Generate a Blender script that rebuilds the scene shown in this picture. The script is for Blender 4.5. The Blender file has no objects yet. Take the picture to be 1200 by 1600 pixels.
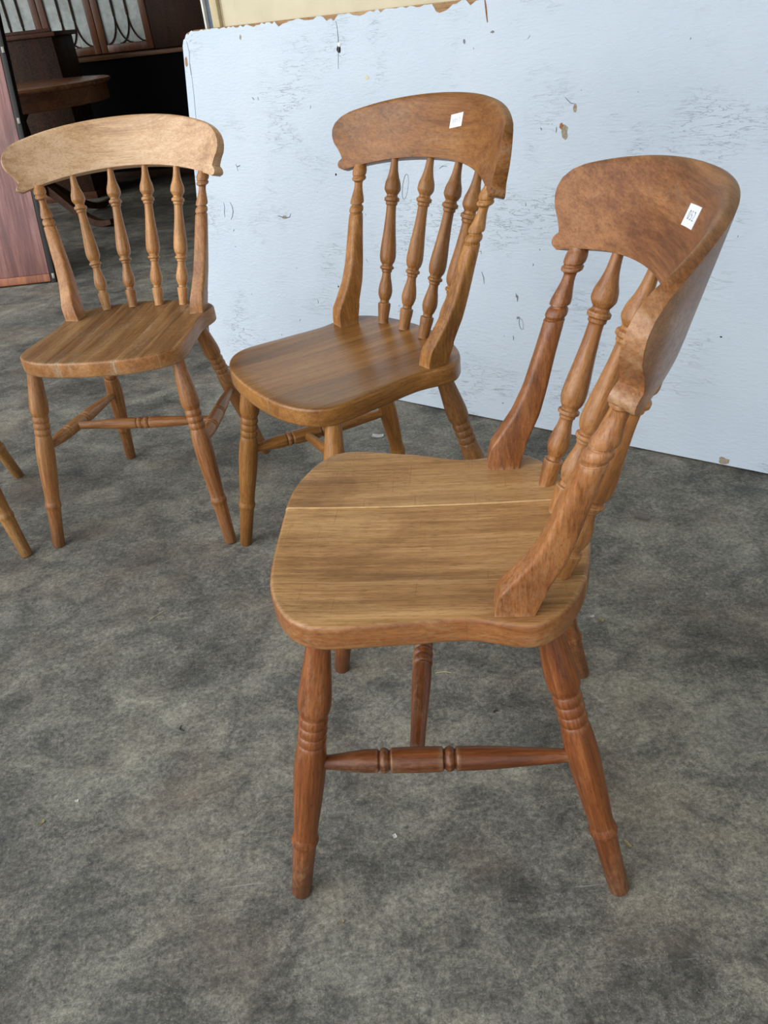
import bpy, bmesh, math, random
from mathutils import Vector, Matrix

random.seed(7)
PI = math.pi
scene = bpy.context.scene
COL = scene.collection

# ------------------------------------------------------------------ camera
CAM_H = 1.0082
pitch, roll = math.radians(33.079), math.radians(-6.6303)
fwd = Vector((0, math.cos(pitch), -math.sin(pitch)))
rt0 = Vector((1, 0, 0)); up0 = rt0.cross(fwd)
rt = rt0 * math.cos(roll) + up0 * math.sin(roll)
upv = -rt0 * math.sin(roll) + up0 * math.cos(roll)
cam_data = bpy.data.cameras.new('camera')
cam = bpy.data.objects.new('camera', cam_data); COL.objects.link(cam)
M = Matrix((rt, upv, -fwd)).transposed().to_4x4(); M.translation = (0, 0, CAM_H)
cam.matrix_world = M
cam_data.sensor_fit = 'VERTICAL'; cam_data.sensor_height = 36.0
cam_data.lens = 1208.39 / 1600 * 36.0
cam_data.clip_start = 0.02
scene.camera = cam

# ------------------------------------------------------------------ daylight
world = bpy.data.worlds.new('overcast_sky'); scene.world = world
world.use_nodes = True
bg = world.node_tree.nodes['Background']
bg.inputs[0].default_value = (0.80, 0.90, 1.0, 1); bg.inputs[1].default_value = 1.15
sun_d = bpy.data.lights.new('hazy_sun', 'SUN'); sun_d.energy = 2.8; sun_d.angle = math.radians(65)
sun_d.color = (1.0, 0.97, 0.92)
sun = bpy.data.objects.new('hazy_sun', sun_d); COL.objects.link(sun)
sun.rotation_euler = Vector((0.78, 0.42, -0.45)).to_track_quat('-Z', 'Y').to_euler()

vs = scene.view_settings
vs.view_transform = 'Standard'; vs.look = 'None'; vs.gamma = 1.0; vs.use_curve_mapping = False
vs.exposure = 0.10

# ------------------------------------------------------------------ helpers
def lin(c):
    return tuple(((v / 255) / 12.92 if v / 255 <= 0.04045 else ((v / 255 + 0.055) / 1.055) ** 2.4) for v in c) + (1,)

class NT:
    def __init__(s, name):
        s.m = bpy.data.materials.new(name); s.m.use_nodes = True
        s.t = s.m.node_tree; s.b = s.t.nodes['Principled BSDF']
    def n(s, typ, **kw):
        nd = s.t.nodes.new(typ)
        for k, v in kw.items():
            if k.startswith('i_'):
                nd.inputs[k[2:].replace('_', ' ')].default_value = v
            else:
                setattr(nd, k, v)
        return nd
    def l(s, a, b): s.t.links.new(a, b)
    def math(s, op, a, b=None, clamp=False):
        nd = s.t.nodes.new('ShaderNodeMath'); nd.operation = op; nd.use_clamp = clamp
        for i, v in enumerate((a, b)):
            if v is None: continue
            if isinstance(v, (int, float)): nd.inputs[i].default_value = v
            else: s.l(v, nd.inputs[i])
        return nd.outputs[0]
    def ramp(s, fac, stops):
        nd = s.t.nodes.new('ShaderNodeValToRGB'); e = nd.color_ramp.elements
        while len(e) < len(stops): e.new(0.5)
        for q, (p, c) in zip(e, stops):
            q.position = p; q.color = c if len(c) == 4 else tuple(c) + (1,)
        s.l(fac, nd.inputs[0]); return nd.outputs[0]
    def ramp1(s, fac, p0, p1, v0=0.0, v1=1.0):
        nd = s.t.nodes.new('ShaderNodeMapRange'); nd.clamp = True
        s.l(fac, nd.inputs[0])
        for i, v in enumerate((p0, p1, v0, v1)): nd.inputs[i + 1].default_value = v
        return nd.outputs[0]
    def mix(s, fac, a, b, mode='MIX'):
        nd = s.t.nodes.new('ShaderNodeMix'); nd.data_type = 'RGBA'; nd.blend_type = mode
        for i, v in ((0, fac), (6, a), (7, b)):
            if isinstance(v, (int, float)): nd.inputs[i].default_value = v
            elif isinstance(v, tuple): nd.inputs[i].default_value = v
            else: s.l(v, nd.inputs[i])
        return nd.outputs[2]
    def noise(s, vec, scale, detail=4, rough=0.55, dist=0.0):
        nd = s.t.nodes.new('ShaderNodeTexNoise')
        nd.inputs['Scale'].default_value = scale; nd.inputs['Detail'].default_value = detail
        nd.inputs['Roughness'].default_value = rough; nd.inputs['Distortion'].default_value = dist
        s.l(vec, nd.inputs['Vector']); return nd.outputs[0]
    def mapping(s, vec, scale=(1, 1, 1), rot=(0, 0, 0), loc=(0, 0, 0)):
        nd = s.t.nodes.new('ShaderNodeMapping')
        nd.inputs['Scale'].default_value = scale; nd.inputs['Rotation'].default_value = rot
        nd.inputs['Location'].default_value = loc
        s.l(vec, nd.inputs['Vector']); return nd.outputs[0]
    def bump(s, h, strength, dist=0.001):
        nd = s.t.nodes.new('ShaderNodeBump'); nd.inputs['Strength'].default_value = strength
        nd.inputs['Distance'].default_value = dist
        s.l(h, nd.inputs['Height']); s.l(nd.outputs[0], s.b.inputs['Normal'])

def plain(name, rgb, rough=0.6, metallic=0.0, spec=0.5, var=0.12, scale=30):
    t = NT(name)
    tc = t.n('ShaderNodeTexCoord').outputs['Object']
    f = t.noise(tc, scale, 4)
    c = lin(rgb)
    lo = tuple(v * (1 - var) for v in c[:3]) + (1,); hi = tuple(min(1, v * (1 + var)) for v in c[:3]) + (1,)
    t.l(t.ramp(f, [(0.3, lo), (0.7, hi)]), t.b.inputs['Base Color'])
    t.b.inputs['Roughness'].default_value = rough; t.b.inputs['Metallic'].default_value = metallic
    t.b.inputs['Specular IOR Level'].default_value = spec
    return t.m

def wood(name, axis, dark, mid, light, rough=0.42, wear=0.25, weargb=(190, 160, 125), dirt=0.35, spec=0.45, coat=0.0, pore=0.4, side=None, foot=0.0, scratch=0.0, scratchrgb=(70, 46, 28)):
    """polished timber, grain running along the given local axis"""
    t = NT(name)
    tc = t.n('ShaderNodeTexCoord').outputs['Object']
    rnd = t.n('ShaderNodeObjectInfo').outputs['Random']
    off = t.n('ShaderNodeCombineXYZ')
    for i, k in enumerate((7.0, 13.0, 5.0)): t.l(t.math('MULTIPLY', rnd, k), off.inputs[i])
    add = t.n('ShaderNodeVectorMath', operation='ADD'); t.l(tc, add.inputs[0]); t.l(off.outputs[0], add.inputs[1])
    v = add.outputs[0]
    def sc(along, across):
        s = [across] * 3; s['xyz'.index(axis)] = along; return tuple(s)
    big = t.noise(t.mapping(v, sc(1.6, 16)), 1.0, 3, 0.5, 0.8)
    streak = t.noise(t.mapping(v, sc(3.0, 75)), 1.0, 5, 0.65, 0.4)
    lines = t.noise(t.mapping(v, sc(9, 330)), 1.0, 3, 0.6, 0.2)
    pores = t.noise(t.mapping(v, sc(70, 800)), 1.0, 2, 0.5)
    patch = t.noise(t.mapping(v, sc(4.5, 11)), 1.0, 5, 0.62, 0.5)
    fine = t.noise(t.mapping(v, sc(90, 190)), 1.0, 4, 0.65)
    g = t.math('ADD', t.math('MULTIPLY', big, 0.40), t.math('ADD', t.math('MULTIPLY', streak, 0.34), t.math('MULTIPLY', lines, 0.26)))
    col = t.ramp(g, [(0.39, lin(dark)), (0.5, lin(mid)), (0.60, lin(light))])
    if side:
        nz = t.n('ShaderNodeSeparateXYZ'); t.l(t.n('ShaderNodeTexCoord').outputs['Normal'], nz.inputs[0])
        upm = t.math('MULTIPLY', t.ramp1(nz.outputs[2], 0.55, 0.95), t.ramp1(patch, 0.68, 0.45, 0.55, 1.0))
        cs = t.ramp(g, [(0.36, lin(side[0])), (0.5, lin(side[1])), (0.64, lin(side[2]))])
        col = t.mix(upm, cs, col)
    pm = t.math('MULTIPLY', t.ramp1(pores, 0.54, 0.66), pore)
    col = t.mix(pm, col, lin(tuple(int(c * 0.62) for c in dark)))
    # polish patina / handling darkness
    col = t.mix(t.math('MULTIPLY', t.ramp1(patch, 0.50, 0.74), dirt), col, lin(tuple(int(c * 0.6) for c in dark)))
    # rubbed-through finish: worn patches and worn convex edges
    pt = t.n('ShaderNodeNewGeometry').outputs['Pointiness']
    edge = t.math('MULTIPLY', t.ramp1(pt, 0.53, 0.57), t.ramp1(fine, 0.35, 0.6))
    wm = t.math('MULTIPLY', t.ramp1(patch, 0.50, 0.28), t.ramp1(fine, 0.40, 0.62))
    col = t.mix(t.math('MULTIPLY', wm, wear), col, lin(weargb))
    col = t.mix(t.math('MULTIPLY', edge, min(1.0, wear * 1.4)), col, lin(weargb))
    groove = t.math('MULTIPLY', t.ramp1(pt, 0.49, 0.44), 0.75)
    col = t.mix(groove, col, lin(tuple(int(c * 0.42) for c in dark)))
    if scratch:                                                 # knife and chair-stacking scratches
        tot = None
        for k, ang in enumerate((0.5, 1.25, 2.3)):
            m = t.mapping(v, (10, 420, 1), (0, 0, ang), (k * 2.3, k * 1.1, 0))
            sl = t.ramp1(t.noise(m, 1.0, 2, 0.5, 0.3), 0.70, 0.75)
            tot = sl if tot is None else t.math('MAXIMUM', tot, sl)
        col = t.mix(t.math('MULTIPLY', tot, scratch), col, lin(scratchrgb))
    if foot:                                                    # grime rising from the floor end
        sz = t.n('ShaderNodeSeparateXYZ'); t.l(tc, sz.inputs[0])
        zz = t.math('ADD', sz.outputs[2], t.math('MULTIPLY', t.math('SUBTRACT', fine, 0.5), 0.16))
        col = t.mix(t.ramp1(zz, 0.10, 0.01, 0.0, foot), col, lin((66, 48, 36)))
    hsv = t.n('ShaderNodeHueSaturation'); t.l(col, hsv.inputs['Color'])
    t.l(t.math('ADD', t.math('MULTIPLY', rnd, 0.24), 0.88), hsv.inputs['Value'])
    t.l(hsv.outputs[0], t.b.inputs['Base Color'])
    t.l(t.math('ADD', t.math('MULTIPLY', patch, 0.25), rough - 0.12), t.b.inputs['Roughness'])
    t.b.inputs['Specular IOR Level'].default_value = spec
    t.b.inputs['Coat Weight'].default_value = coat; t.b.inputs['Coat Roughness'].default_value = 0.3
    t.bump(t.math('ADD', t.math('MULTIPLY', pores, 0.5), t.math('MULTIPLY', lines, 0.6)), 0.16, 0.0005)
    return t.m

def finish(bm, name, mat, parent=None, smooth=40, loc=None, rot=None, kind=None):
    bmesh.ops.recalc_face_normals(bm, faces=bm.faces)
    me = bpy.data.meshes.new(name); bm.to_mesh(me); bm.free()
    return link(me, name, mat, parent, smooth, loc, rot, kind)

def link(me, name, mat, parent=None, smooth=40, loc=None, rot=None, kind=None):
    if smooth:
        for p in me.polygons: p.use_smooth = True
        if smooth < 180: me.set_sharp_from_angle(angle=math.radians(smooth))
    mats = mat if isinstance(mat, (list, tuple)) else [mat]
    if not me.materials:
        for m in mats: me.materials.append(m)
    o = bpy.data.objects.new(name, me); COL.objects.link(o)
    if parent: o.parent = parent
    if loc is not None: o.location = loc
    if rot is not None: o.rotation_euler = rot
    if kind: o['kind'] = kind
    return o

def thing(name, label, cat, loc=(0, 0, 0), rotz=0.0, scale=1.0, group=None):
    o = bpy.data.objects.new(name, None); COL.objects.link(o)
    o.empty_display_size = 0.1
    o.location = loc; o.rotation_euler = (0, 0, rotz); o.scale = (scale,) * 3
    o['label'] = label; o['category'] = cat
    if group: o['group'] = group
    return o

def tag(o, label, cat, group=None):
    o['label'] = label; o['category'] = cat
    if group: o['group'] = group
    return o

def add_box(bm, lo, hi, bev=0.0):
    vs_ = [bm.verts.new((x, y, z)) for x in (lo[0], hi[0]) for y in (lo[1], hi[1]) for z in (lo[2], hi[2])]
    fs = [(0, 1, 3, 2), (4, 6, 7, 5), (0, 4, 5, 1), (2, 3, 7, 6), (0, 2, 6, 4), (1, 5, 7, 3)]
    faces = [bm.faces.new([vs_[i] for i in f]) for f in fs]
    if bev:
        es = list({e for f in faces for e in f.edges})
        bmesh.ops.bevel(bm, geom=es, offset=bev, segments=2, affect='EDGES', profile=0.5)

def box(name, lo, hi, mat, parent=None, bev=0.0, kind=None, loc=None, rot=None):
    bm = bmesh.new(); add_box(bm, lo, hi, bev)
    return finish(bm, name, mat, parent, 30, loc, rot, kind)

def ring_mesh(bm, rings, cap0=True, cap1=True):
    R = [[bm.verts.new(p) for p in r] for r in rings]
    for a, b in zip(R[:-1], R[1:]):
        n = len(a)
        for i in range(n):
            bm.faces.new((a[i], a[(i + 1) % n], b[(i + 1) % n], b[i]))
    if cap0: bm.faces.new(R[0][::-1])
    if cap1: bm.faces.new(R[-1])

def smooth_profile(pts, sub=4):
    """monotone-ish resampling of (t, r): straight runs stay straight, swellings become round"""
    out = []
    n = len(pts)
    for i in range(n - 1):
        p0 = pts[max(i - 1, 0)]; p1 = pts[i]; p2 = pts[i + 1]; p3 = pts[min(i + 2, n - 1)]
        def slope(a, b, c):
            d0 = (b[1] - a[1]) / max(b[0] - a[0], 1e-6); d1 = (c[1] - b[1]) / max(c[0] - b[0], 1e-6)
            if d0 * d1 <= 0: return 0.0
            return 2 * d0 * d1 / (d0 + d1)
        h = p2[0] - p1[0]
        m1 = slope(p0, p1, p2) if i > 0 else (p2[1] - p1[1]) / max(h, 1e-6)
        m2 = slope(p1, p2, p3) if i < n - 2 else (p2[1] - p1[1]) / max(h, 1e-6)
        for k in range(sub):
            u = k / sub
            h00 = 2*u**3 - 3*u**2 + 1; h10 = u**3 - 2*u**2 + u; h01 = -2*u**3 + 3*u**2; h11 = u**3 - u**2
            out.append((p1[0] + u * h, h00 * p1[1] + h10 * h * m1 + h01 * p2[1] + h11 * h * m2))
    out.append(pts[-1]); return out

def lathe_mesh(name, prof, length, seg=22, sub=4):
    bm = bmesh.new()
    rings = []
    for t, r in smooth_profile(prof, sub):
        rings.append([(r * math.cos(2 * PI * i / seg), r * math.sin(2 * PI * i / seg), t * length) for i in range(seg)])
    ring_mesh(bm, rings)
    bmesh.ops.recalc_face_normals(bm, faces=bm.faces)
    me = bpy.data.meshes.new(name); bm.to_mesh(me); bm.free()
    return me

def place_lathe(me, name, mat, parent, a, b, twist=0.0, share=True):
    """put a turned piece with its axis from a to b; every chair has its own timber, so the mesh is copied per timber"""
    a = Vector(a); b = Vector(b)
    q = (b - a).to_track_quat('Z', 'Y')
    o = link(me, name, mat, parent, 50, a)
    o.rotation_euler = (q.to_matrix() @ Matrix.Rotation(twist, 3, 'Z')).to_euler()
    return o

def tube(bm, pts, r, seg=8):
    rings = []
    pts = [Vector(p) for p in pts]
    for i, p in enumerate(pts):
        d = (pts[min(i + 1, len(pts) - 1)] - pts[max(i - 1, 0)]).normalized()
        x = d.orthogonal().normalized() if i == 0 else (x - d * x.dot(d)).normalized()
        y = d.cross(x); rr = r(i / (len(pts) - 1)) if callable(r) else r
        rings.append([p + x * rr * math.cos(2 * PI * k / seg) + y * rr * math.sin(2 * PI * k / seg) for k in range(seg)])
    ring_mesh(bm, rings)

# ------------------------------------------------------------------ materials of the setting
def concrete():
    t = NT('worn_concrete')
    tc = t.n('ShaderNodeTexCoord').outputs['Object']
    big = t.noise(tc, 3.6, 6, 0.65, 0.5)
    mid = t.noise(t.mapping(tc, (1, 1.35, 1), (0, 0, 0.5)), 12.0, 9, 0.78, 0.7)
    sm = t.noise(tc, 120.0, 7, 0.85)
    hair = t.math('ABSOLUTE', t.math('SUBTRACT', t.noise(tc, 48.0, 5, 0.7, 2.5), 0.5))
    grit = t.noise(tc, 420.0, 3, 0.6)
    sm2 = t.ramp1(sm, 0.25, 0.75); mid2 = t.ramp1(mid, 0.15, 0.85)
    f = t.math('ADD', t.math('MULTIPLY', t.ramp1(big, 0.10, 0.90), 0.38), t.math('ADD', t.math('MULTIPLY', mid2, 0.30), t.math('MULTIPLY', sm2, 0.34)))
    col = t.ramp(f, [(0.30, lin((40, 40, 40))), (0.42, lin((72, 71, 68))), (0.50, lin((99, 97, 90))), (0.58, lin((131, 128, 116))), (0.70, lin((170, 166, 151)))])
    tint = t.noise(tc, 4.5, 3, 0.6)
    col = t.mix(t.math('MULTIPLY', t.ramp1(tint, 0.50, 0.75), 0.28), col, lin((150, 130, 108)))
    col = t.mix(t.math('MULTIPLY', t.ramp1(tint, 0.46, 0.25), 0.28), col, lin((104, 108, 112)))
    col = t.mix(t.math('MULTIPLY', t.math('MULTIPLY', t.ramp1(hair, 0.03, 0.0), t.ramp1(mid, 0.40, 0.6)), 0.34), col, lin((196, 192, 178)))
    tot = None
    for k, (ang, s, th) in enumerate(((0.35, 1.0, 0.69), (1.45, 1.2, 0.69), (2.5, 0.9, 0.69), (0.95, 1.4, 0.69), (1.95, 1.1, 0.69), (2.95, 1.3, 0.70))):
        m = t.mapping(tc, (9.0 * s, 260 * s, 1), (0, 0, ang), (k * 3.1, k * 1.7, 0))
        sline = t.ramp1(t.noise(m, 1.0, 3, 0.6, 0.6), th, th + 0.07)
        tot = sline if tot is None else t.math('MAXIMUM', tot, sline)
    scuff = t.math('MULTIPLY', tot, t.ramp1(t.noise(tc, 6.0, 3), 0.42, 0.62))
    col = t.mix(t.math('MULTIPLY', scuff, 0.5), col, lin((190, 190, 184)))
    col = t.mix(t.math('MULTIPLY', t.ramp1(grit, 0.62, 0.74), 0.55), col, lin((196, 190, 176)))
    col = t.mix(t.math('MULTIPLY', t.ramp1(grit, 0.40, 0.28), 0.60), col, lin((46, 46, 44)))
    t.l(col, t.b.inputs['Base Color'])
    t.l(t.ramp1(mid, 0.3, 0.7, 0.62, 0.86), t.b.inputs['Roughness'])
    t.b.inputs['Specular IOR Level'].default_value = 0.35
    t.bump(t.math('ADD', t.math('MULTIPLY', sm, 0.7), t.math('MULTIPLY', grit, 0.3)), 0.6, 0.0018)
    return t.m

def white_paint():
    t = NT('cracked_white_paint')
    tc = t.n('ShaderNodeTexCoord').outputs['Object']
    big = t.noise(tc, 2.0, 4, 0.6)
    col = t.ramp(big, [(0.3, lin((188, 201, 214))), (0.7, lin((199, 210, 221)))])
    # short horizontal hairline cracks
    c1 = t.noise(t.mapping(tc, (13, 1, 75)), 1.0, 5, 0.62, 0.5)
    crack = t.math('MULTIPLY', t.ramp1(t.math('ABSOLUTE', t.math('SUBTRACT', c1, 0.5)), 0.009, 0.0), t.ramp1(t.noise(tc, 5.0, 3), 0.50, 0.66))
    col = t.mix(t.math('MULTIPLY', crack, 0.32), col, lin((120, 124, 126)))
    sp = t.noise(tc, 85.0, 2, 0.4)
    spots = t.math('MULTIPLY', t.ramp1(sp, 0.745, 0.765), t.ramp1(t.noise(tc, 7.0, 2), 0.50, 0.6))
    col = t.mix(t.math('MULTIPLY', spots, 0.75), col, lin((86, 80, 72)))
    smear = t.noise(t.mapping(tc, (3, 1, 1.3)), 3.0, 5, 0.65, 0.8)
    col = t.mix(t.math('MULTIPLY', t.ramp1(smear, 0.58, 0.75), 0.25), col, lin((196, 204, 212)))
    t.l(col, t.b.inputs['Base Color'])
    t.b.inputs['Roughness'].default_value = 0.55
    tex = t.noise(t.mapping(tc, (1, 1, 2.4)), 55.0, 6, 0.7)
    t.bump(t.math('SUBTRACT', tex, t.math('MULTIPLY', crack, 0.35)), 0.85, 0.003)
    return t.m

M_FLOOR = concrete()
M_WHITE = white_paint()
M_PLY = wood('raw_plywood', 'x', (120, 88, 58), (160, 122, 84), (190, 156, 116), rough=0.8, spec=0.2, wear=0.2)
M_CREAM = plain('aged_cream_paint', (204, 194, 164), 0.6, var=0.10, scale=9)
M_CREAMTRIM = plain('cream_trim', (196, 180, 142), 0.55, var=0.2, scale=22)
M_BLUEGREY = plain('blue_grey_strip', (84, 96, 112), 0.5, var=0.2, scale=40)
M_OFFWHITE = plain('off_white_edge', (214, 214, 208), 0.6)
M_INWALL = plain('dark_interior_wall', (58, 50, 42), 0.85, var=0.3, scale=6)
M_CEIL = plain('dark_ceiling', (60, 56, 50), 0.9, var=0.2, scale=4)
M_CHIP = plain('bare_grey_wood', (150, 138, 120), 0.85, var=0.3, scale=200)
M_RUST = plain('rusty_filler', (150, 96, 62), 0.85, var=0.25, scale=200)
M_HOLE = plain('dark_hole', (22, 20, 20), 0.9)
M_MARK = plain('pencil_grey', (120, 124, 128), 0.9)

# ------------------------------------------------------------------ floor, facade, interior
box('floor', (-9, -4, -0.12), (7, 10.5, 0.0), M_FLOOR, kind='structure')

A_, B_ = -0.775, 2.217                      # ground line of the white board
nrm = math.hypot(1, A_)
T = Vector((1 / nrm, A_ / nrm, 0)); N = Vector((A_ / nrm, -1 / nrm, 0))     # along the facade, out of the facade
P0 = Vector((0, B_, 0)); PW = P0 - N * 0.202
yaw_f = math.atan2(T.y, T.x)

def facade(name, s0, s1, d0, d1, z0, z1, mat, bev=0.0, kind='structure', parent=None):
    """box in facade coordinates: s along, d in front of the wall face, z up"""
    bm = bmesh.new(); add_box(bm, (s0, -d1, z0), (s1, -d0, z1), bev)
    return finish(bm, name, mat, parent, 30, (PW.x, PW.y, 0), (0, 0, yaw_f), kind)

facade('wall_front', -0.541, 3.4, -0.16, 0.0, 0, 2.75, M_CREAM)
facade('trim_1', -0.5705, -0.541, -0.16, 0.014, 0, 2.75, M_CREAMTRIM, 0.004)
facade('trim_2', -0.603, -0.5705, -0.16, -0.004, 0, 2.75, M_BLUEGREY, 0.003)
facade('trim_3', -0.611, -0.603, -0.16, 0.006, 0, 2.75, M_OFFWHITE, 0.002)
facade('wall_lintel', -6.4, -0.611, -0.16, 0.0, 1.92, 2.75, M_CREAM)  # unseen; underside set low to keep daylight out of the interior
facade('trim_4', -0.5385, -0.5345, -0.004, 0.001, 0.0, 2.75, M_CREAMTRIM)

def prism(name, poly, z0, z1, mat, kind='structure'):
    bm = bmesh.new()
    ring_mesh(bm, [[(x, y, z0) for x, y in poly], [(x, y, z1) for x, y in poly]])
    return finish(bm, name, mat, None, 0, kind=kind)

def fp(s, d):
    v = PW + T * s + N * d; return (v.x, v.y)
c0 = fp(-6.4, -0.16); c1 = fp(4.6, -0.16)
prism('ceiling', [fp(-6.4, 0.4), fp(-1.4, 0.4), (-1.1, -1.2), (3.05, -1.2), (3.05, 9.6), (-6.0, 9.6)], 2.75, 2.9, M_CEIL)  # unseen roof; outline over the chairs shaped to limit the sky light
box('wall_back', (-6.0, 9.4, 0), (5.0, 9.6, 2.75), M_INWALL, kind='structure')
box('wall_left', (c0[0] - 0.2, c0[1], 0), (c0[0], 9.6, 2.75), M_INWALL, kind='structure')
box('wall_right', (2.9, -2.6, 0), (3.05, 9.6, 2.75), M_CREAM, kind='structure')  # unseen wall, carried forward to block sky; cream chosen to bounce light

# ------------------------------------------------------------------ the big white board leaning on the wall
LEAN = math.radians(10)
board = thing('painted_board', 'large white painted board with chipped top edge leaning against the cream wall', 'board', (P0.x, P0.y, 0), yaw_f)
S0, S1, HB = -0.694, 1.745, 1.016
BR = Matrix.Rotation(-LEAN, 4, 'X')          # local: x along, y into the wall, z up the sheet
rng = random.Random(3)

def top_edge(inset, jag, step):
    """(s, h) samples of the sheet's top edge, left to right, with the rounded left corner"""
    r = 0.05; out = []; s = S0 + inset * 0.4
    while s < S1:
        x = s - S0
        h = HB - inset - (0 if x > r else 0.75 * (r - math.sqrt(max(0, r * r - (r - x) ** 2))))
        h -= rng.random() ** 2.2 * jag
        if jag:
            for (cs, cw, cd) in ((0.218, 0.026, 0.020), (-0.132, 0.012, 0.012), (-0.108, 0.007, 0.016), (-0.30, 0.016, 0.009), (-0.40, 0.010, 0.008), (0.30, 0.012, 0.010), (-0.02, 0.016, 0.008)):
                if abs(s - cs) < cw: h -= cd * math.sqrt(max(0, 1 - ((s - cs) / cw) ** 2))
        out.append((s, h))
        s += step * (0.6 + 0.8 * rng.random()) * (0.5 if x < r else 1)
    out.append((S1, HB - inset)); return out

def sheet(name, pts, y0, y1, mat):
    bm = bmesh.new()
    rows = []
    for s, h in pts:
        rows.append([bm.verts.new((s, y0, 0.004)), bm.verts.new((s, y0, h)), bm.verts.new((s, y1, h)), bm.verts.new((s, y1, 0.004))])
    for a, b in zip(rows[:-1], rows[1:]):
        for k in range(4): bm.faces.new((a[k], b[k], b[(k + 1) % 4], a[(k + 1) % 4]))
    bm.faces.new(rows[0]); bm.faces.new(rows[-1][::-1])
    o = finish(bm, name, mat, board, 0)
    o.matrix_local = BR
    return o
sheet('plywood_core', top_edge(0.0, 0.0, 0.05), 0.0015, 0.02, M_PLY)['label'] = 'bare brown plywood edge'
paint = sheet('paint_layer', top_edge(0.0006, 0.0075, 0.011), 0.0, 0.0015, M_WHITE)

def blob(name, s, h, ws, hs, mat, thick=0.0007, n=12, jag=0.35, rot=0.0):
    bm = bmesh.new(); r = random.Random(hash((round(s * 1000), round(h * 1000))) & 0xffff)
    pts = []
    for i in range(n):
        a = 2 * PI * i / n; k = 1 - jag * r.random()
        x, z = ws * k * math.cos(a), hs * k * math.sin(a)
        pts.append((s + x * math.cos(rot) - z * math.sin(rot), h + x * math.sin(rot) + z * math.cos(rot)))
    ring_mesh(bm, [[(x, 0.0003, z) for x, z in pts], [(x, -thick, z) for x, z in pts]])
    o = finish(bm, name, mat, paint, 0)
    return o
def stroke(name, pts, w, mat=None):
    bm = bmesh.new()
    tube(bm, [(s, -0.0002, h) for s, h in pts], lambda u: w * (0.35 + 0.65 * math.sin(PI * min(max(u, 0.08), 0.92))), 6)
    return finish(bm, name, mat or M_MARK, paint, 60)

blob('nail_hole', -0.097, 0.937, 0.0075, 0.0125, M_HOLE, jag=0.3)
blob('paint_flap', -0.096, 0.946, 0.006, 0.006, M_OFFWHITE, 0.0012)
stroke('paint_crack', [(-0.105, 1.0), (-0.101, 0.985), (-0.099, 0.965), (-0.097, 0.945), (-0.099, 0.925), (-0.10, 0.89)], 0.0010)
stroke('paint_crack', [(0.335, 1.012), (0.338, 1.0), (0.341, 0.985), (0.345, 0.965)], 0.0022, M_RUST)
blob('paint_chip', 0.562, 0.731, 0.011, 0.021, M_CHIP, jag=0.5)
blob('paint_chip', 0.553, 0.744, 0.0055, 0.009, M_RUST, 0.0011, 5, 0.3)
blob('paint_chip', 0.583, 0.780, 0.0052, 0.011, M_CHIP, jag=0.3)
stroke('paint_crack', [(0.556, 0.803), (0.563, 0.797), (0.572, 0.79), (0.58, 0.789)], 0.0009)
blob('paint_chip', -0.006, 0.866, 0.008, 0.0055, M_CREAM, jag=0.3)
blob('paint_chip', -0.317, 0.507, 0.016, 0.0055, M_CHIP, jag=0.5)
stroke('paint_crack', [(-0.345, 0.510), (-0.33, 0.507), (-0.31, 0.505), (-0.297, 0.508), (-0.292, 0.518)], 0.0016)
stroke('scuff_mark', [(-0.572, 0.54), (-0.570, 0.525), (-0.573, 0.51), (-0.572, 0.495)], 0.0010)
stroke('scuff_mark', [(-0.545, 0.542), (-0.536, 0.53), (-0.533, 0.515), (-0.538, 0.50), (-0.546, 0.49)], 0.0013)
stroke('scuff_mark', [(-0.507, 0.652), (-0.502, 0.645), (-0.494, 0.647), (-0.488, 0.65)], 0.0015)
stroke('scuff_mark', [(-0.502, 0.645), (-0.500, 0.633)], 0.0012)
stroke('pencil_loop', [(0.120 + 0.009 * math.cos(a) + 0.004 * math.sin(a), 0.602 + 0.032 * math.sin(a)) for a in [k * 2 * PI / 16 for k in range(17)]], 0.0008)
blob('paint_chip', -0.116, 0.629, 0.0035, 0.0035, M_HOLE)
blob('paint_chip', -0.116, 0.319, 0.003, 0.003, M_HOLE)
blob('paint_chip', 0.472, 0.346, 0.006, 0.004, M_CHIP, jag=0.5)
stroke('scuff_mark', [(0.468, 0.353), (0.474, 0.343), (0.474, 0.333)], 0.0018)
blob('paint_chip', 0.480, 0.292, 0.006, 0.005, M_MARK, jag=0.5)
stroke('pencil_loop', [(0.490 + 0.006 * math.cos(a) + 0.003 * math.sin(a), 0.277 - 0.014 * math.sin(a)) for a in [k * 2 * PI / 12 for k in range(13)]], 0.0009)
blob('paint_chip', 1.045, 0.014, 0.016, 0.012, M_CHIP, jag=0.55)
blob('paint_chip', -0.684, 0.935, 0.006, 0.016, M_PLY, jag=0.3)
blob('paint_chip', -0.452, 0.985, 0.004, 0.008, M_CHIP, jag=0.4)
stroke('paint_crack', [(-0.675, 0.99), (-0.667, 0.96), (-0.671, 0.93), (-0.668, 0.90)], 0.0009)
stroke('paint_crack', [(-0.668, 0.93), (-0.664, 0.85), (-0.664, 0.76), (-0.662, 0.66)], 0.0007)
stroke('scuff_mark', [(0.365, 0.40), (0.372, 0.385), (0.374, 0.37)], 0.0012)
stroke('scuff_mark', [(0.352, 0.45), (0.360, 0.452), (0.361, 0.444)], 0.0009)
stroke('scuff_mark', [(0.225, 0.648), (0.235, 0.655), (0.248, 0.654)], 0.0010)
stroke('scuff_mark', [(-0.420, 0.832), (-0.414, 0.826)], 0.0022)
stroke('scuff_mark', [(-0.398, 0.832), (-0.396, 0.824)], 0.0015)
blob('paint_chip', 0.988, 0.305, 0.003, 0.002, M_HOLE)
blob('paint_chip', 0.36, 0.945, 0.006, 0.004, M_MARK, jag=0.5)
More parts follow.
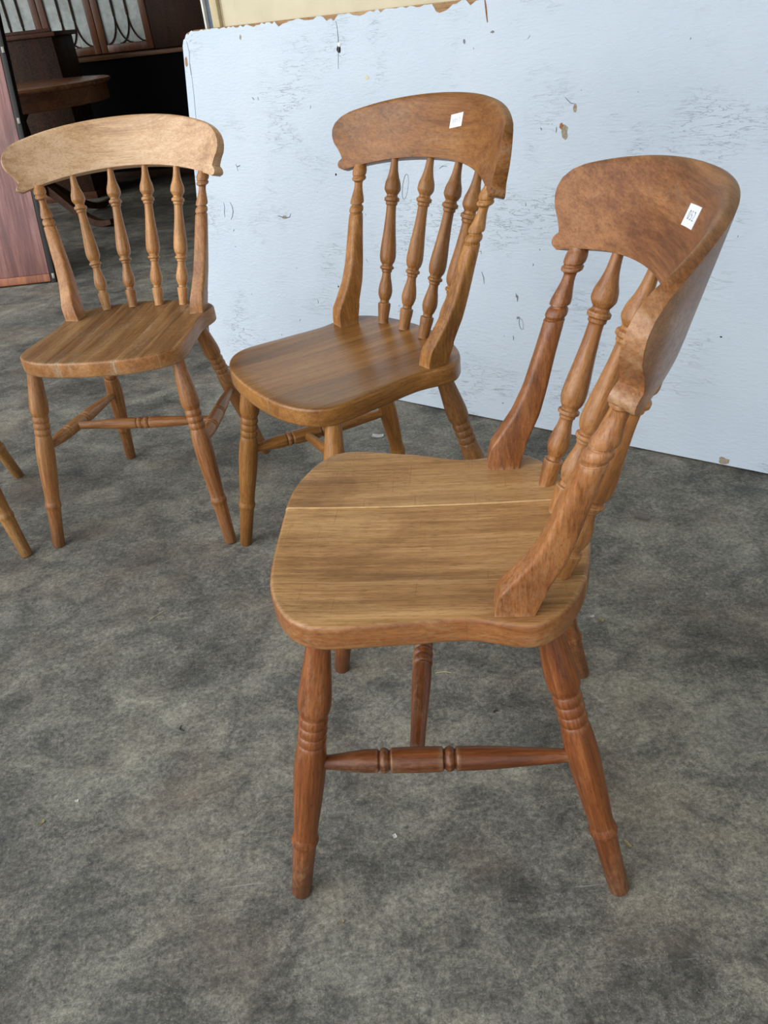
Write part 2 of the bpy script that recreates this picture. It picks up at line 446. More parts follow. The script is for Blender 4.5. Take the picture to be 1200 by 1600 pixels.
blob('paint_chip', 0.285, 0.93, 0.004, 0.007, M_MARK, jag=0.5)
for i in range(26):
    s = rng.uniform(-0.62, 0.95); h = rng.uniform(0.12, 0.95); L = rng.uniform(0.004, 0.014); a = rng.uniform(0.9, 2.2)
    stroke('scuff_mark', [(s, h), (s + L * 0.5 * math.cos(a) + 0.001, h + L * 0.5 * math.sin(a)), (s + L * math.cos(a), h + L * math.sin(a))], rng.uniform(0.0006, 0.0012))

# ------------------------------------------------------------------ chair design, measured once and shared
ZU, ZS = 0.42, 0.4541
FOOT = {'f': (0.2135, 0.2183), 'b': (0.1972, -0.2106)}
TOP = {'f': (0.1645, 0.1406), 'b': (0.1234, -0.1125)}
LEG_PROF = [(0.0, 0.0125), (0.006, 0.0135), (0.10, 0.0142), (0.225, 0.0158), (0.236, 0.0172), (0.248, 0.0183), (0.262, 0.0172), (0.272, 0.0160), (0.29, 0.0160),
            (0.36, 0.0174), (0.45, 0.0192), (0.54, 0.0202), (0.60, 0.0192), (0.640, 0.0172), (0.646, 0.0160), (0.652, 0.0172), (0.663, 0.0180), (0.674, 0.0172), (0.680, 0.0160),
            (0.686, 0.0172), (0.697, 0.0180), (0.708, 0.0172), (0.714, 0.0160), (0.720, 0.0172), (0.731, 0.0180), (0.742, 0.0172), (0.748, 0.0163), (0.758, 0.0178),
            (0.775, 0.0198), (0.80, 0.0202), (0.84, 0.0192), (0.90, 0.0170), (0.96, 0.0150), (1.0, 0.0140), (1.03, 0.0137)]
SPINDLE_PROF = [(0.0, 0.0098), (0.06, 0.0112), (0.122, 0.0128), (0.130, 0.0126), (0.136, 0.0092), (0.150, 0.0090), (0.160, 0.0108), (0.205, 0.0142), (0.25, 0.0125), (0.30, 0.0092), (0.325, 0.0086),
                (0.332, 0.0104), (0.342, 0.0104), (0.352, 0.0140), (0.362, 0.0138), (0.370, 0.0108), (0.378, 0.0112), (0.395, 0.0142), (0.43, 0.0160), (0.48, 0.0152), (0.58, 0.0122), (0.70, 0.0096), (0.735, 0.0094),
                (0.742, 0.0114), (0.756, 0.0114), (0.764, 0.0146), (0.778, 0.0146), (0.788, 0.0112), (0.798, 0.0104), (0.806, 0.0120), (0.832, 0.0158), (0.862, 0.0150), (0.905, 0.0108), (0.95, 0.0080), (1.0, 0.0068), (1.06, 0.0066)]
SIDE_PROF = [(0.0, 0.0086), (0.05, 0.0092), (0.13, 0.0122), (0.20, 0.0143), (0.232, 0.0142), (0.240, 0.0118), (0.246, 0.0140), (0.258, 0.0156), (0.272, 0.0140), (0.280, 0.0120), (0.288, 0.0150), (0.30, 0.0153), (0.40, 0.0157), (0.485, 0.0152),
             (0.493, 0.0120), (0.501, 0.0140), (0.513, 0.0156), (0.527, 0.0140), (0.535, 0.0120), (0.543, 0.0146), (0.60, 0.0147), (0.70, 0.0136), (0.84, 0.0108), (1.0, 0.0080)]
CROSS_PROF = [(0.0, 0.0090), (0.10, 0.0098), (0.25, 0.0118), (0.40, 0.0134), (0.448, 0.0132), (0.456, 0.0112), (0.463, 0.0134), (0.476, 0.0146), (0.489, 0.0134), (0.496, 0.0116), (0.505, 0.0116), (0.513, 0.0134), (0.526, 0.0146), (0.539, 0.0134), (0.546, 0.0112),
              (0.554, 0.0132), (0.62, 0.0134), (0.76, 0.0118), (0.9, 0.0098), (1.0, 0.0090)]
POST_TURN = [(0.0, 0.0138), (0.015, 0.0136), (0.03, 0.0118), (0.055, 0.0126), (0.095, 0.0142), (0.14, 0.0138), (0.185, 0.0118), (0.20, 0.0104), (0.225, 0.0104), (0.240, 0.0134), (0.27, 0.0136), (0.42, 0.0108), (0.60, 0.0080), (0.66, 0.0082), (0.685, 0.0100),
             (0.715, 0.0137), (0.75, 0.0140), (0.775, 0.0122), (0.79, 0.0122), (0.82, 0.0138), (0.88, 0.0142), (0.95, 0.0130), (1.0, 0.0112), (1.03, 0.0108)]

def leg_pts(k, s, dz=0.0):
    f = Vector((s * FOOT[k][0], FOOT[k][1], 0)); t = Vector((s * TOP[k][0], TOP[k][1], ZU))
    return f, t
SPB = {1: (0.0970, -0.1320), 2: (0.0329, -0.1393)}
SPT = {1: (0.1261, -0.2120, 0.7453), 2: (0.0423, -0.2360, 0.7501)}

ME = {}
for k in 'fb':
    f, t = leg_pts(k, 1); ME['leg' + k] = ((t - f).length, LEG_PROF)
for i in (1, 2):
    a = Vector((*SPB[i], ZS)); b = Vector(SPT[i]); ME['sp%d' % i] = ((b - a).length, SPINDLE_PROF)

M_RAW = plain('raw_split_wood', (206, 172, 124), 0.7, var=0.2, scale=60)
# --- seat outline
OUT = [(0, 0.2147), (0.115, 0.2012), (0.1773, 0.1532), (0.1776, 0.0606), (0.1708, -0.0255), (0.1799, -0.1057), (0.114, -0.1562), (0, -0.1754)]
def seat_outline(extra=None, n=10):
    h = list(OUT); pts = [list(p) for p in h] + [[-x, y] for x, y in h[-2:0:-1]]
    for i, (dx, dy) in (extra or {}).items():
        pts[i][0] += dx; pts[i][1] += dy
    P = [Vector(p) for p in pts]; out = []; m = len(P)
    for i in range(m):
        a, b, c, d = P[i - 1], P[i], P[(i + 1) % m], P[(i + 2) % m]
        for k in range(n):
            t = k / n
            out.append(0.5 * ((2 * b) + (c - a) * t + (2 * a - 5 * b + 4 * c - d) * t * t + (3 * b - a - 3 * c + d) * t ** 3))
    return out

def seat_bm(extra):
    ol = seat_outline(extra); c = Vector((0, 0.02)); n = len(ol)
    nor = []
    for i in range(n):
        d = ol[(i + 1) % n] - ol[i - 1]; v = Vector((d.y, -d.x)).normalized()
        if v.dot(ol[i] - c) < 0: v = -v
        nor.append(v)
    bm = bmesh.new(); rings = []
    r = 0.0052
    def ring(inset, z): rings.append([(*(ol[i] - nor[i] * inset), z) for i in range(n)])
    ring(0.02, ZU); ring(0.005, ZU); ring(0.0015, ZU + 0.0012); ring(0.0, ZU + 0.005)
    ring(0.0, ZS - r)
    for k in range(1, 6):
        a = k / 5 * PI / 2
        ring(r * (1 - math.cos(a)), ZS - r + r * math.sin(a))
    # gently dished top
    for s in (0.90, 0.8, 0.66, 0.5, 0.34, 0.18, 0.06):
        dip = 0.004 * (1 - s ** 2) ** 1.0
        rings.append([(*(c + (ol[i] - nor[i] * r - c) * s), ZS - dip) for i in range(n)])
    ring_mesh(bm, rings)
    return bm

def seat_parts(chair, mat, extra, seams, lift=(0, 0, 0), groove=0.0002):
    full = seat_bm(extra)
    bmesh.ops.recalc_face_normals(full, faces=full.faces)
    objs = []
    lims = [(-1, seams[0]), (seams[0], seams[1]), (seams[1], 1)]
    for j, (a, b) in enumerate(lims):
        bm = full.copy()
        for x, sgn in ((a, -1), (b, 1)):
            if abs(x) >= 1: continue
            xx = x - sgn * groove
            res = bmesh.ops.bisect_plane(bm, geom=bm.verts[:] + bm.edges[:] + bm.faces[:], dist=1e-7, plane_co=(xx, 0, 0), plane_no=(sgn, 0, 0), clear_outer=True)
            cut = [e for e in res['geom_cut'] if isinstance(e, bmesh.types.BMEdge)]
            for f in bmesh.ops.holes_fill(bm, edges=cut, sides=0)['faces']: f.material_index = 1
        bmesh.ops.translate(bm, verts=bm.verts, vec=(0, 0, lift[j]))
        objs.append(bm)
    full.free()
    seat = finish(objs[1], 'seat', [mat, M_RAW], chair, 50)
    for k in (0, 2): finish(objs[k], 'seat_board', [mat, M_RAW], seat, 50)
    return seat

# --- back posts: sawn sabre-shaped lower half, turned finial above
PF = [(-0.056, 0.452), (-0.0575, 0.47), (-0.0625, 0.487), (-0.0755, 0.506), (-0.0915, 0.530), (-0.1065, 0.562), (-0.1210, 0.606), (-0.1335, 0.648)]
PB = [(-0.098, 0.452), (-0.1035, 0.47), (-0.1105, 0.49), (-0.1285, 0.530), (-0.1375, 0.562), (-0.1480, 0.606), (-0.1600, 0.648)]
PCH = [(0.452, 0.0008), (0.484, 0.0010), (0.492, 0.0045), (0.53, 0.0058), (0.60, 0.0075), (0.64, 0.0115), (0.648, 0.0128)]
def interp(tab, z, zi=1, vi=0):
    for a, b in zip(tab[:-1], tab[1:]):
        if z <= b[zi]:
            u = (z - a[zi]) / (b[zi] - a[zi]); return a[vi] + (b[vi] - a[vi]) * max(u, 0)
    return tab[-1][vi]
def rrect(cx, cy, hx, hy, r, z, per=5):
    pts = []
    for q, (sx, sy) in enumerate(((1, 1), (-1, 1), (-1, -1), (1, -1))):
        for k in range(per):
            a = q * PI / 2 + k / (per - 1) * PI / 2
            pts.append((cx + sx * (hx - r) + r * math.cos(a), cy + sy * (hy - r) + r * math.sin(a), z))
    return pts
def post_bm(s):
    bm = bmesh.new(); rings = []
    zs = [0.452 + (0.648 - 0.452) * i / 26 for i in range(27)]
    zs = sorted(zs + [0.4835, 0.486, 0.489])
    for z in zs:
        yf, yb = interp(PF, z), interp(PB, z); c = interp([(v, z_) for z_, v in PCH], z)
        hx = 0.0152 - 0.0012 * (z - 0.452) / 0.196
        hy = (yf - yb) / 2
        cx = 0.1527 + 0.157 * (z - 0.4541)
        rings.append(rrect(s * cx, (yf + yb) / 2, hx, hy, min(c, hx * 0.999, hy * 0.999), z))
    a = Vector((s * (0.1527 + 0.157 * (0.648 - 0.4541)), (interp(PF, 0.648) + interp(PB, 0.648)) / 2, 0.648))
    b = Vector((s * 0.1975, -0.1770, 0.7335))
    for t, r in smooth_profile(POST_TURN, 3):
        p = a.lerp(b, t) if t <= 1 else a + (b - a) * t
        rings.append(rrect(p.x, p.y, r, r, r * 0.9995, p.z + 0.0004))
    ring_mesh(bm, rings)
    return bm

# --- crest rail
TH = 0.025
def SL(x): return 0.42 - 1.5 * min(x * x, 0.06)
def czb(x): return 0.7526 - 0.3578 * x * x - 3.1013 * x ** 4
def czt(x): return 0.8534 - 0.3026 * x * x - 4.0409 * x ** 4
XEND = [(0.0, 0.2225), (0.02, 0.2285), (0.05, 0.2325), (0.09, 0.2338), (0.13, 0.2332), (0.165, 0.2310), (0.185, 0.2278), (0.205, 0.2280), (0.25, 0.2305), (0.34, 0.2362), (0.46, 0.2455), (0.58, 0.2500), (0.68, 0.2508), (0.78, 0.2476), (0.88, 0.2385), (0.95, 0.226), (1.0, 0.212)]
def crest_pt(u, v, back=0.0):
    xe = interp(XEND, v, 0, 1); x = u * xe
    zb = czb(u * 0.2235); zt = czt(u * 0.214)
    z = zb + (zt - zb) * v
    y = -0.2286 + 1.5601 * x * x - SL(x) * (z - czb(min(abs(x), 0.2235)))
    p = Vector((x, y, z))
    d = Vector((3.12 * x, -1.0, -SL(x))).normalized()          # away from the sitter
    if back:
        p = p + d * back
    else:                                                       # soft round-over along the top of the sitter's side
        e = (1 - v) * (zt - zb); ro = 0.016
        if e < ro: p = p + d * 0.0075 * (1 - math.sqrt(max(0, 1 - (1 - e / ro) ** 2)))
    return p
def crest_bm():
    bm = bmesh.new(); NU, NV = 56, 34
    vv = [1 - (1 - i / NV) ** 1.35 for i in range(NV + 1)]
    us = [math.sin((i / NU - 0.5) * PI * 0.92) / math.sin(0.46 * PI) for i in range(NU + 1)]
    F = [[bm.verts.new(crest_pt(u, v)) for u in us] for v in vv]
    Bk = [[bm.verts.new(crest_pt(u, v, TH - 0.012 * v)) for u in us] for v in vv]
    for G, fl in ((F, 1), (Bk, 0)):
        for j in range(NV):
            for i in range(NU):
                q = (G[j][i], G[j][i + 1], G[j + 1][i + 1], G[j + 1][i])
                bm.faces.new(q if fl else q[::-1])
    loopF = F[0][:] + [F[j][NU] for j in range(1, NV + 1)] + F[NV][NU - 1::-1] + [F[j][0] for j in range(NV - 1, 0, -1)]
    loopB = Bk[0][:] + [Bk[j][NU] for j in range(1, NV + 1)] + Bk[NV][NU - 1::-1] + [Bk[j][0] for j in range(NV - 1, 0, -1)]
    n = len(loopF)
    for i in range(n): bm.faces.new((loopF[i], loopB[i], loopB[(i + 1) % n], loopF[(i + 1) % n]))
    bmesh.ops.recalc_face_normals(bm, faces=bm.faces)
    es = [e for e in bm.edges if len(e.link_faces) == 2 and e.calc_face_angle(0) > 0.7]
    bmesh.ops.bevel(bm, geom=es, offset=0.0020, segments=2, affect='EDGES', profile=0.5, clamp_overlap=True)
    return bm

def crest_front(x, z, off=0.0):
    zb = czb(x); y = -0.2286 + 1.5601 * x * x - SL(x) * (z - zb)
    d = Vector((-3.12 * x, 1.0, SL(x))).normalized()
    return Vector((x, y, z)) + d * off

M_STICKER = plain('white_sticker_paper', (232, 236, 242), 0.6, var=0.03)
M_INK = plain('blue_black_ink', (74, 78, 104), 0.7)
def sticker(crest, x, z, w, h, rot, text, trot, tsize):
    """small paper label following the curve of the rail, with pen numerals"""
    bm = bmesh.new(); n = 6
    def q(a, b, off):
        X = x + a * math.cos(rot) - b * math.sin(rot); Z = z + a * math.sin(rot) + b * math.cos(rot)
        return crest_front(X, Z, off)
    for off in (0.0004,):
        G = [[bm.verts.new(q((i / n - 0.5) * w, (j / n - 0.5) * h, off)) for i in range(n + 1)] for j in range(n + 1)]
        for j in range(n):
            for i in range(n):
                bm.faces.new((G[j][i], G[j][i + 1], G[j + 1][i + 1], G[j + 1][i]))
        ed = [e for e in bm.edges if len(e.link_faces) == 1]
        r = bmesh.ops.extrude_edge_only(bm, edges=ed)
        for v in r['geom']:
            if isinstance(v, bmesh.types.BMVert): v.co += Vector((0, -0.0006, 0))
    cu = bpy.data.curves.new('numerals', 'FONT'); cu.body = text; cu.size = tsize; cu.offset = -0.022 * tsize; cu.space_character = 1.3; cu.align_x = 'CENTER'; cu.align_y = 'CENTER'
    to = bpy.data.objects.new('numerals', cu); COL.objects.link(to)
    bpy.context.view_layer.update()
    tm = bpy.data.meshes.new_from_object(to.evaluated_get(bpy.context.evaluated_depsgraph_get()))
    bpy.data.objects.remove(to); bpy.data.curves.remove(cu)
    vs_ = [bm.verts.new(q(-v.co.x * math.cos(trot) - v.co.y * math.sin(trot), -v.co.x * math.sin(trot) + v.co.y * math.cos(trot), 0.0007)) for v in tm.vertices]
    for p in tm.polygons:
        try:
            f = bm.faces.new([vs_[i] for i in p.vertices]); f.material_index = 1
        except ValueError: pass
    me = bpy.data.meshes.new('price_sticker'); bm.to_mesh(me); bm.free()
    o = link(me, 'price_sticker', [M_STICKER, M_INK], crest, 0)
    o['label'] = 'small white paper sticker with pen numerals'
    return o

def make_chair(label, loc, deg, scale, mats, extra, seams, lift, group='spindle back kitchen chairs', groove=0.0002):
    c = thing('spindle_back_chair', label, 'chair', loc, math.radians(deg), scale, group)
    legs = {k: lathe_mesh('leg', LEG_PROF, ME['leg' + k][0]) for k in 'fb'}
    sps = {i: lathe_mesh('spindle', SPINDLE_PROF, ME['sp%d' % i][0], 20) for i in (1, 2)}
    seat_parts(c, mats['seat'], extra, seams, lift, groove)
    for k in 'fb':
        for s in (-1, 1):
            f, t = leg_pts(k, s)
            o = place_lathe(legs[k], 'leg', mats['leg'], c, f, t, random.uniform(0, 6))
    sm = None; mids = []
    for s in (-1, 1):
        ff, ft = leg_pts('f', s); bf, bt = leg_pts('b', s)
        a = ff.lerp(ft, 0.5646); b = bf.lerp(bt, 0.5254)
        d = (b - a).normalized(); a2 = a + d * 0.010; b2 = b - d * 0.010
        if sm is None: sm = lathe_mesh('side_stretcher', SIDE_PROF, (b2 - a2).length)
        place_lathe(sm, 'side_stretcher', mats['stretcher'], c, a2, b2, random.uniform(0, 6))
        mids.append(a2.lerp(b2, 0.385))
    d = (mids[1] - mids[0]).normalized()
    cm = lathe_mesh('cross_stretcher', CROSS_PROF, (mids[1] - mids[0]).length - 0.02)
    place_lathe(cm, 'cross_stretcher', mats['stretcher'], c, mids[0] + d * 0.01, mids[1] - d * 0.01, 1.0)
    for s in (-1, 1): finish(post_bm(s), 'back_post', mats['post'], c, 45)
    for i, s in ((1, -1), (2, -1), (2, 1), (1, 1)):
        place_lathe(sps[i], 'spindle', mats['spindle'], c, (s * SPB[i][0], SPB[i][1], ZS - 0.003), (s * SPT[i][0], SPT[i][1], SPT[i][2]), random.uniform(0, 6))
    crest = finish(crest_bm(), 'crest_rail', mats['crest'], c, 45)
    return c, crest

def timber(name, seat, leg, post, spindle, crest, seat_kw=None, foot=0.5, **kw):
    def w(nm, axis, cols, **k2):
        d = dict(kw); d.update(k2); return wood(name + '_' + nm, axis, *cols, **d)
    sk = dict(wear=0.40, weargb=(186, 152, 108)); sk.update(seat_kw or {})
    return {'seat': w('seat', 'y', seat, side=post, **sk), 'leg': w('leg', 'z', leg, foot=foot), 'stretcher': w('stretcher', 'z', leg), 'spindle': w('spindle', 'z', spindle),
            'post': w('post', 'z', post), 'crest': w('crest', 'x', crest, dirt=0.18)}

W_A = timber('russet_beech', ((122, 88, 52), (168, 125, 78), (198, 155, 103)), ((84, 43, 19), (120, 66, 31), (152, 92, 49)), ((100, 57, 28), (138, 84, 44), (164, 108, 62)),
             ((116, 70, 34), (154, 100, 53), (180, 126, 74)), ((100, 60, 34), (133, 86, 50), (158, 108, 67)), seat_kw=dict(scratch=0.3), rough=0.38, wear=0.35)
W_B = timber('golden_beech', ((100, 65, 29), (131, 88, 42), (152, 108, 58)), ((110, 69, 30), (148, 98, 45), (176, 126, 68)), ((112, 71, 32), (150, 100, 48), (176, 126, 70)),
             ((110, 70, 34), (148, 99, 51), (174, 124, 72)), ((98, 58, 24), (130, 82, 37), (150, 101, 51)), seat_kw=dict(wear=0.15, rough=0.30, coat=0.25), foot=0.25, rough=0.40, spec=0.35, wear=0.2)
W_C = timber('tan_beech', ((100, 70, 40), (134, 98, 60), (164, 128, 86)), ((116, 70, 34), (154, 100, 53), (184, 132, 80)), ((128, 80, 40), (168, 114, 64), (194, 142, 90)),
             ((130, 84, 42), (170, 118, 66), (194, 144, 90)), ((164, 124, 88), (202, 160, 118), (222, 186, 148)), seat_kw=dict(wear=0.7, weargb=(176, 152, 124), scratch=0.5, scratchrgb=(190, 168, 140)), rough=0.40, wear=0.38)
W_D = timber('honey_beech', ((120, 82, 42), (154, 112, 60), (180, 138, 82)), ((130, 88, 42), (168, 120, 64), (194, 148, 92)), ((136, 92, 44), (176, 126, 68), (200, 152, 94)),
             ((136, 92, 44), (176, 126, 68), (200, 152, 94)), ((142, 100, 66), (178, 132, 92), (200, 156, 114)), rough=0.40, wear=0.2)

chA, crA = make_chair('russet brown chair nearest the camera facing left with cracked seat and narrow sticker', (0.0739, 0.7968, 0), 81.4441, 1.0, W_A,
    {1: (0.0048, 0.0107), 2: (0.0276, 0.0108), 3: (0.0169, 0), }, (-0.101, 0.058), (0, 0, 0.0020), groove=0.0004)
chB, crB = make_chair('golden brown glossy chair in the middle before the white board, square sticker on top rail', (-0.0253, 1.4025, 0), 119.4598, 1.019, W_B, None, (-0.07, 0.06), (0, 0, 0))
chC, crC = make_chair('tan chair left of the middle facing the camera with worn scratched seat, no sticker', (-0.5391, 1.7475, 0), 170.8545, 1.005, W_C, None, (-0.06, 0.065), (0, 0, 0))
chD, crD = make_chair('honey coloured chair cut off by the left picture edge, only two leg ends in view', (-1.133, 1.682, 0), 198.64, 1.02, W_D, None, (-0.06, 0.065), (0, 0, 0))
sticker(crA, -0.0088, 0.8124, 0.037, 0.019, -0.10, '052', 0.0, 0.012)
sticker(crB, -0.0176, 0.8105, 0.034, 0.0205, -0.17, '0052', 0.0, 0.009)

# ------------------------------------------------------------------ furniture in the dark interior
W_MAH = wood('mahogany_sheen_tint', 'z', (96, 44, 32), (138, 76, 62), (172, 116, 104), rough=0.3, spec=0.8, coat=1.0, wear=0.0, pore=0.1, dirt=0.5)  # pinkish lightening in the base colour stands in for sky sheen
W_BAND = wood('crossbanding', 'z', (126, 62, 26), (164, 88, 40), (190, 112, 58), rough=0.25, spec=0.6, coat=0.5, wear=0.0)
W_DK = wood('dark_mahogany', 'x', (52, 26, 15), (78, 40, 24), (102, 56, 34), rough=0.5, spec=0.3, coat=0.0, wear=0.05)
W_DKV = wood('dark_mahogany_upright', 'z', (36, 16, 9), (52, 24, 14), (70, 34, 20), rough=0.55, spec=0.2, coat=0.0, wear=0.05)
W_TOP = wood('table_top_mahogany', 'x', (120, 72, 44), (156, 100, 66), (182, 128, 90), rough=0.25, spec=0.5, coat=0.4, wear=0.05)
M_BLACK = plain('black_backing', (20, 17, 15), 0.6)
M_BRASS = plain('dull_steel', (120, 116, 108), 0.4, metallic=0.8)
M_PANE = plain('dusty_glass_with_cloth', (206, 214, 208), 0.25, var=0.25, scale=14)

# leaning table leaf
leaf = thing('table_leaf', 'polished mahogany table leaf leaning upright at the left picture edge', 'table leaf', (-1.538, 4.012, 0), math.radians(-1.5))
LB = Matrix.Rotation(math.radians(-15.5), 4, 'X')
def lp(name, lo, hi, mat, bev=0.0):
    o = box(name, lo, hi, mat, leaf, bev); o.matrix_local = LB; return o
lp('leaf_board', (-0.95, 0.0, 0.046), (0.0, 0.022, 1.30), W_MAH, 0.002)
lp('bottom_band', (-0.95, -0.001, 0.008), (0.0, 0.022, 0.0455), W_BAND, 0.002)
lp('dark_edge', (0.0005, 0.001, 0.0), (0.028, 0.045, 1.30), M_BLACK, 0.003)
for z in (0.02, 0.73, 1.03):
    lp('hinge', (0.012, -0.003, z), (0.026, 0.0, z + 0.026), M_BRASS, 0.001)

W_FRIEZE = wood('frieze_mahogany', 'x', (92, 48, 26), (128, 72, 40), (152, 94, 56), rough=0.4, wear=0.1)
# round pedestal table
tb = thing('pedestal_table', 'dark round pedestal table with deep frieze and sabre legs behind the leaf', 'table', (-1.98, 5.5, 0))
def disc(name, prof, mat, parent, seg=64):
    bm = bmesh.new()
    ring_mesh(bm, [[(r * math.cos(2 * PI * i / seg), r * math.sin(2 * PI * i / seg), z) for i in range(seg)] for r, z in prof])
    return finish(bm, name, mat, parent, 40)
disc('table_top', [(0.60, 0.783), (0.605, 0.786), (0.61, 0.795), (0.605, 0.806), (0.598, 0.808), (0.3, 0.808), (0.02, 0.808)], W_TOP, tb)
disc('frieze', [(0.57, 0.69), (0.578, 0.695), (0.578, 0.782), (0.1, 0.782)], W_FRIEZE, tb)
disc('pedestal', [(0.09, 0.19), (0.10, 0.21), (0.10, 0.26), (0.055, 0.30), (0.05, 0.36), (0.075, 0.44), (0.05, 0.52), (0.045, 0.62), (0.09, 0.68), (0.12, 0.70)], W_DKV, tb, 32)
for k in range(4):
    a = math.radians(-30.5 + 90 * k); pts = []
    bm = bmesh.new(); rings = []
    for i in range(17):
        u = i / 16
        r = 0.06 + 0.50 * u; z = 0.24 - 0.215 * math.sin(min(1, u * 1.18) * PI / 2) ** 1.3 + (0.012 * max(0, (u - 0.85) / 0.15))
        hh = 0.046 - 0.028 * u; w = 0.024 - 0.006 * u
        c = Vector((r * math.cos(a), r * math.sin(a), z)); sd = Vector((-math.sin(a), math.cos(a), 0))
        zb = max(z - hh, 0.002)
        rings.append([c + sd * w + Vector((0, 0, hh * .6)), c - sd * w + Vector((0, 0, hh * .6)), Vector((c.x, c.y, zb)) - sd * w, Vector((c.x, c.y, zb)) + sd * w])
    ring_mesh(bm, rings); finish(bm, 'leg', W_DKV, tb, 50)
bm = bmesh.new(); add_box(bm, (-0.11, -0.605, 0.776), (-0.01, -0.575, 0.781)); finish(bm, 'catch_plate', M_BRASS, tb, 0)

# squat cabinet with an overhanging top
cb = thing('side_cabinet', 'plain dark mahogany cabinet with overhanging top beyond the round table', 'cabinet', (-2.13, 6.35, 0), math.radians(-2))
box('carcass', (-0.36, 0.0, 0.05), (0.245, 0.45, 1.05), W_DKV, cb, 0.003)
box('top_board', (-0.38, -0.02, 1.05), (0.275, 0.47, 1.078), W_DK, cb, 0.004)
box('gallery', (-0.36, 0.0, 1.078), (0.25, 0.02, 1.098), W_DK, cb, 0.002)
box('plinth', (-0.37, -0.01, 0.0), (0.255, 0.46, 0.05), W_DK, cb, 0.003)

# glazed bookcase
bc = thing('glazed_bookcase', 'tall mahogany bookcase with arched glazing bars on its glass doors', 'bookcase', (-1.82, 7.15, 0), math.radians(-12))
box('base_cupboard', (-0.95, 0.0, 0.05), (1.10, 0.50, 0.86), plain('ebonised_base', (20, 17, 19), 0.8, spec=0.1), bc, 0.004)
box('plinth', (-0.95, -0.01, 0.0), (1.10, 0.5, 0.05), W_DK, bc, 0.003)
box('ledge', (-0.97, -0.05, 0.86), (1.12, 0.52, 0.89), wood('ledge_mahogany', 'x', (110, 68, 40), (146, 96, 60), (170, 120, 80), rough=0.4, wear=0.1), bc, 0.005)
box('carcass', (-0.93, 0.20, 0.89), (1.08, 0.50, 2.15), W_DKV, bc, 0.003)
box('side_panel', (0.42, 0.165, 0.895), (1.08, 0.199, 2.10), W_DKV, bc, 0.003)
box('cornice', (-0.98, 0.12, 2.15), (1.13, 0.52, 2.22), W_DK, bc, 0.01)
W_STILE = wood('door_stile', 'z', (92, 48, 24), (122, 68, 36), (146, 90, 52), rough=0.35, coat=0.2, wear=0.05)
def glazed_door(x0, x1):
    d = box('door', (x0, 0.165, 0.9), (x0 + 0.055, 0.195, 2.1), W_STILE, bc, 0.003)
    box('stile', (x1 - 0.055, 0.165, 0.9), (x1, 0.195, 2.1), W_STILE, d, 0.003)
    box('bottom_rail', (x0 + 0.055, 0.166, 0.9), (x1 - 0.055, 0.194, 0.955), W_STILE, d, 0.003)
    box('top_rail', (x0 + 0.055, 0.166, 2.05), (x1 - 0.055, 0.194, 2.1), W_STILE, d, 0.003)
    a, b = x0 + 0.055, x1 - 0.055
    w = (b - a) / 3
    for k in range(3):
        box('pane', (a + k * w + 0.001, 0.184, 0.956), (a + (k + 1) * w - 0.001, 0.189, 2.049), M_PANE, d)
    for k in (1, 2):
        x = a + w * k
        bm = bmesh.new(); add_box(bm, (x - 0.007, 0.172, 1.14), (x + 0.007, 0.183, 2.05)); finish(bm, 'glazing_bar', W_DKV, d, 0)
        for sg in (-1, 1):
            bm = bmesh.new(); pts = []
            for i in range(13):
                u = i / 12
                pts.append((x + sg * w * (1 - math.cos(u * PI / 2)) * 0.98, 0.178, 1.14 - 0.185 * math.sin(u * PI / 2)))
            tube(bm, pts, 0.006, 6); finish(bm, 'glazing_bar', W_DKV, d, 60)
    bm = bmesh.new(); add_box(bm, (a, 0.172, 1.36), (b, 0.183, 1.372)); finish(bm, 'glazing_bar', W_DKV, d, 0)
glazed_door(-0.93, -0.485); glazed_door(-0.48, -0.035); glazed_door(-0.03, 0.415)

# ------------------------------------------------------------------ litter on the concrete
M_PAPER = plain('white_paper', (236, 236, 232), 0.8)
M_PLASTIC = plain('thin_plastic', (150, 144, 136), 0.3)
M_STRAW = plain('dry_straw', (176, 164, 124), 0.8)
M_TWIG = plain('dark_twig', (52, 46, 38), 0.8)
def scrap(name, label, cat, x, y, w, h, mat, rot, curl=0.25, n=6):
    bm = bmesh.new(); r = random.Random(int(abs(x * 1000)) + int(y * 1000))
    G = []
    for j in range(n + 1):
        row = []
        for i in range(n + 1):
            u, v = i / n - 0.5, j / n - 0.5
            z = 0.0012 + curl * w * (u * u + 0.6 * v * v) * 1.2 + r.uniform(0, 0.0006)
            k = 1 - 0.3 * abs(v) * r.random()
            row.append(bm.verts.new((u * w * k, v * h, z)))
        G.append(row)
    fs = [bm.faces.new((G[j][i], G[j][i + 1], G[j + 1][i + 1], G[j + 1][i])) for j in range(n) for i in range(n)]
    bmesh.ops.solidify(bm, geom=fs, thickness=0.0006)
    mz = min(v.co.z for v in bm.verts)
    for v in bm.verts: v.co.z += 0.0002 - mz
    o = finish(bm, name, mat, None, 60, (x, y, 0), (0, 0, rot)); return tag(o, label, cat)
def straw(name, label, cat, x, y, L, r, mat, rot, bend=0.2):
    bm = bmesh.new()
    tube(bm, [((i / 8 - 0.5) * L, bend * L * math.sin(i / 8 * PI), r) for i in range(9)], lambda u: r * (1 - 0.4 * u), 7)
    o = finish(bm, name, mat, None, 60, (x, y, 0.0001), (0, 0, rot)); return tag(o, label, cat)
scrap('paper_scrap', 'torn white paper scrap on the concrete under the middle chair', 'paper', 0.007, 1.938, 0.034, 0.018, M_PAPER, -0.3)
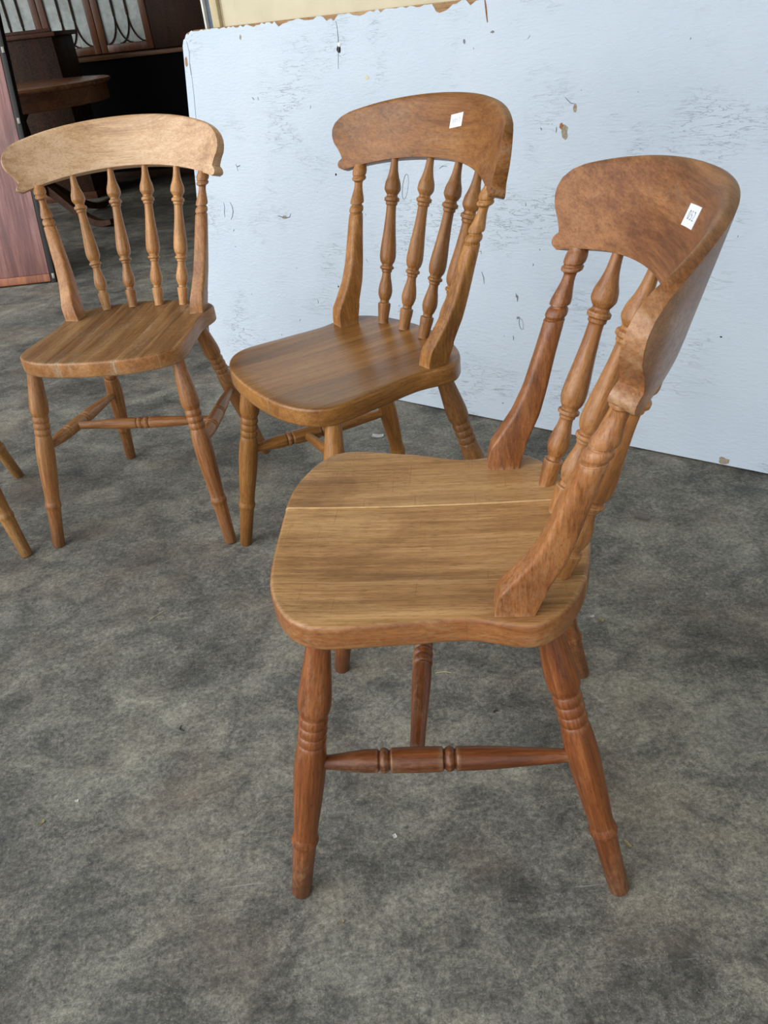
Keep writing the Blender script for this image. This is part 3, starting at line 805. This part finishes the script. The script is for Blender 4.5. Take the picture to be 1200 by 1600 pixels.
scrap('plastic_scrap', 'small grey plastic scrap on the floor right of the nearest chair', 'plastic', 0.569, 1.40, 0.034, 0.016, M_PLASTIC, -0.5, 0.5)
scrap('wood_chip', 'pale wood chip by the back leg of the nearest chair', 'chip', 0.371, 1.102, 0.008, 0.005, M_PAPER, 0.2)
scrap('dry_leaf_bit', 'brown curled leaf bit beside a pale chip near the nearest chair', 'leaf', 0.383, 1.086, 0.012, 0.009, M_STRAW, 0.9, 0.6)
scrap('dry_leaf_bit', 'tan leaf sliver beside the near back foot of the nearest chair', 'leaf', 0.284, 0.632, 0.006, 0.012, M_STRAW, 0.5, 0.5)
scrap('paper_scrap', 'tiny white fleck in the middle of the floor under the nearest chair', 'paper', -0.039, 0.686, 0.006, 0.007, M_PAPER, 0.4, 0.4)
scrap('paper_scrap', 'tiny white fleck on the open floor at lower left', 'paper', -0.539, 0.813, 0.006, 0.005, M_PAPER, 0.2, 0.4)
scrap('wood_chip', 'yellowish chip on the bare floor near the bottom left', 'chip', -0.585, 0.78, 0.010, 0.006, M_STRAW, 0.8, 0.4)
scrap('wood_chip', 'small tan chip on the floor at the bottom in front of the nearest chair', 'chip', -0.118, 0.569, 0.005, 0.004, M_STRAW, 0.8, 0.4)
straw('straw_stalk', 'pale straw stalk under the nearest chair beside its cross stretcher', 'straw', 0.072, 0.999, 0.028, 0.0009, M_STRAW, -0.1, 0.1)
straw('straw_stalk', 'olive straw stalk on the bare floor left of the nearest chair', 'straw', -0.492, 1.254, 0.042, 0.0009, M_STRAW, 0.75, 0.05)
straw('twig', 'short dark bent twig on the bare floor at left', 'twig', -0.389, 0.94, 0.014, 0.0011, M_TWIG, 2.0, 0.35)
straw('straw_stalk', 'curled pale straw on the floor between the tan chair legs', 'straw', -0.812 + 0.02, 2.045 - 0.06, 0.026, 0.0009, M_STRAW, 0.2, 0.4)
straw('twig', 'dark crumb on the floor behind the near stretcher of the nearest chair', 'twig', 0.148, 0.896, 0.009, 0.0016, M_TWIG, 0.3, 0.2)
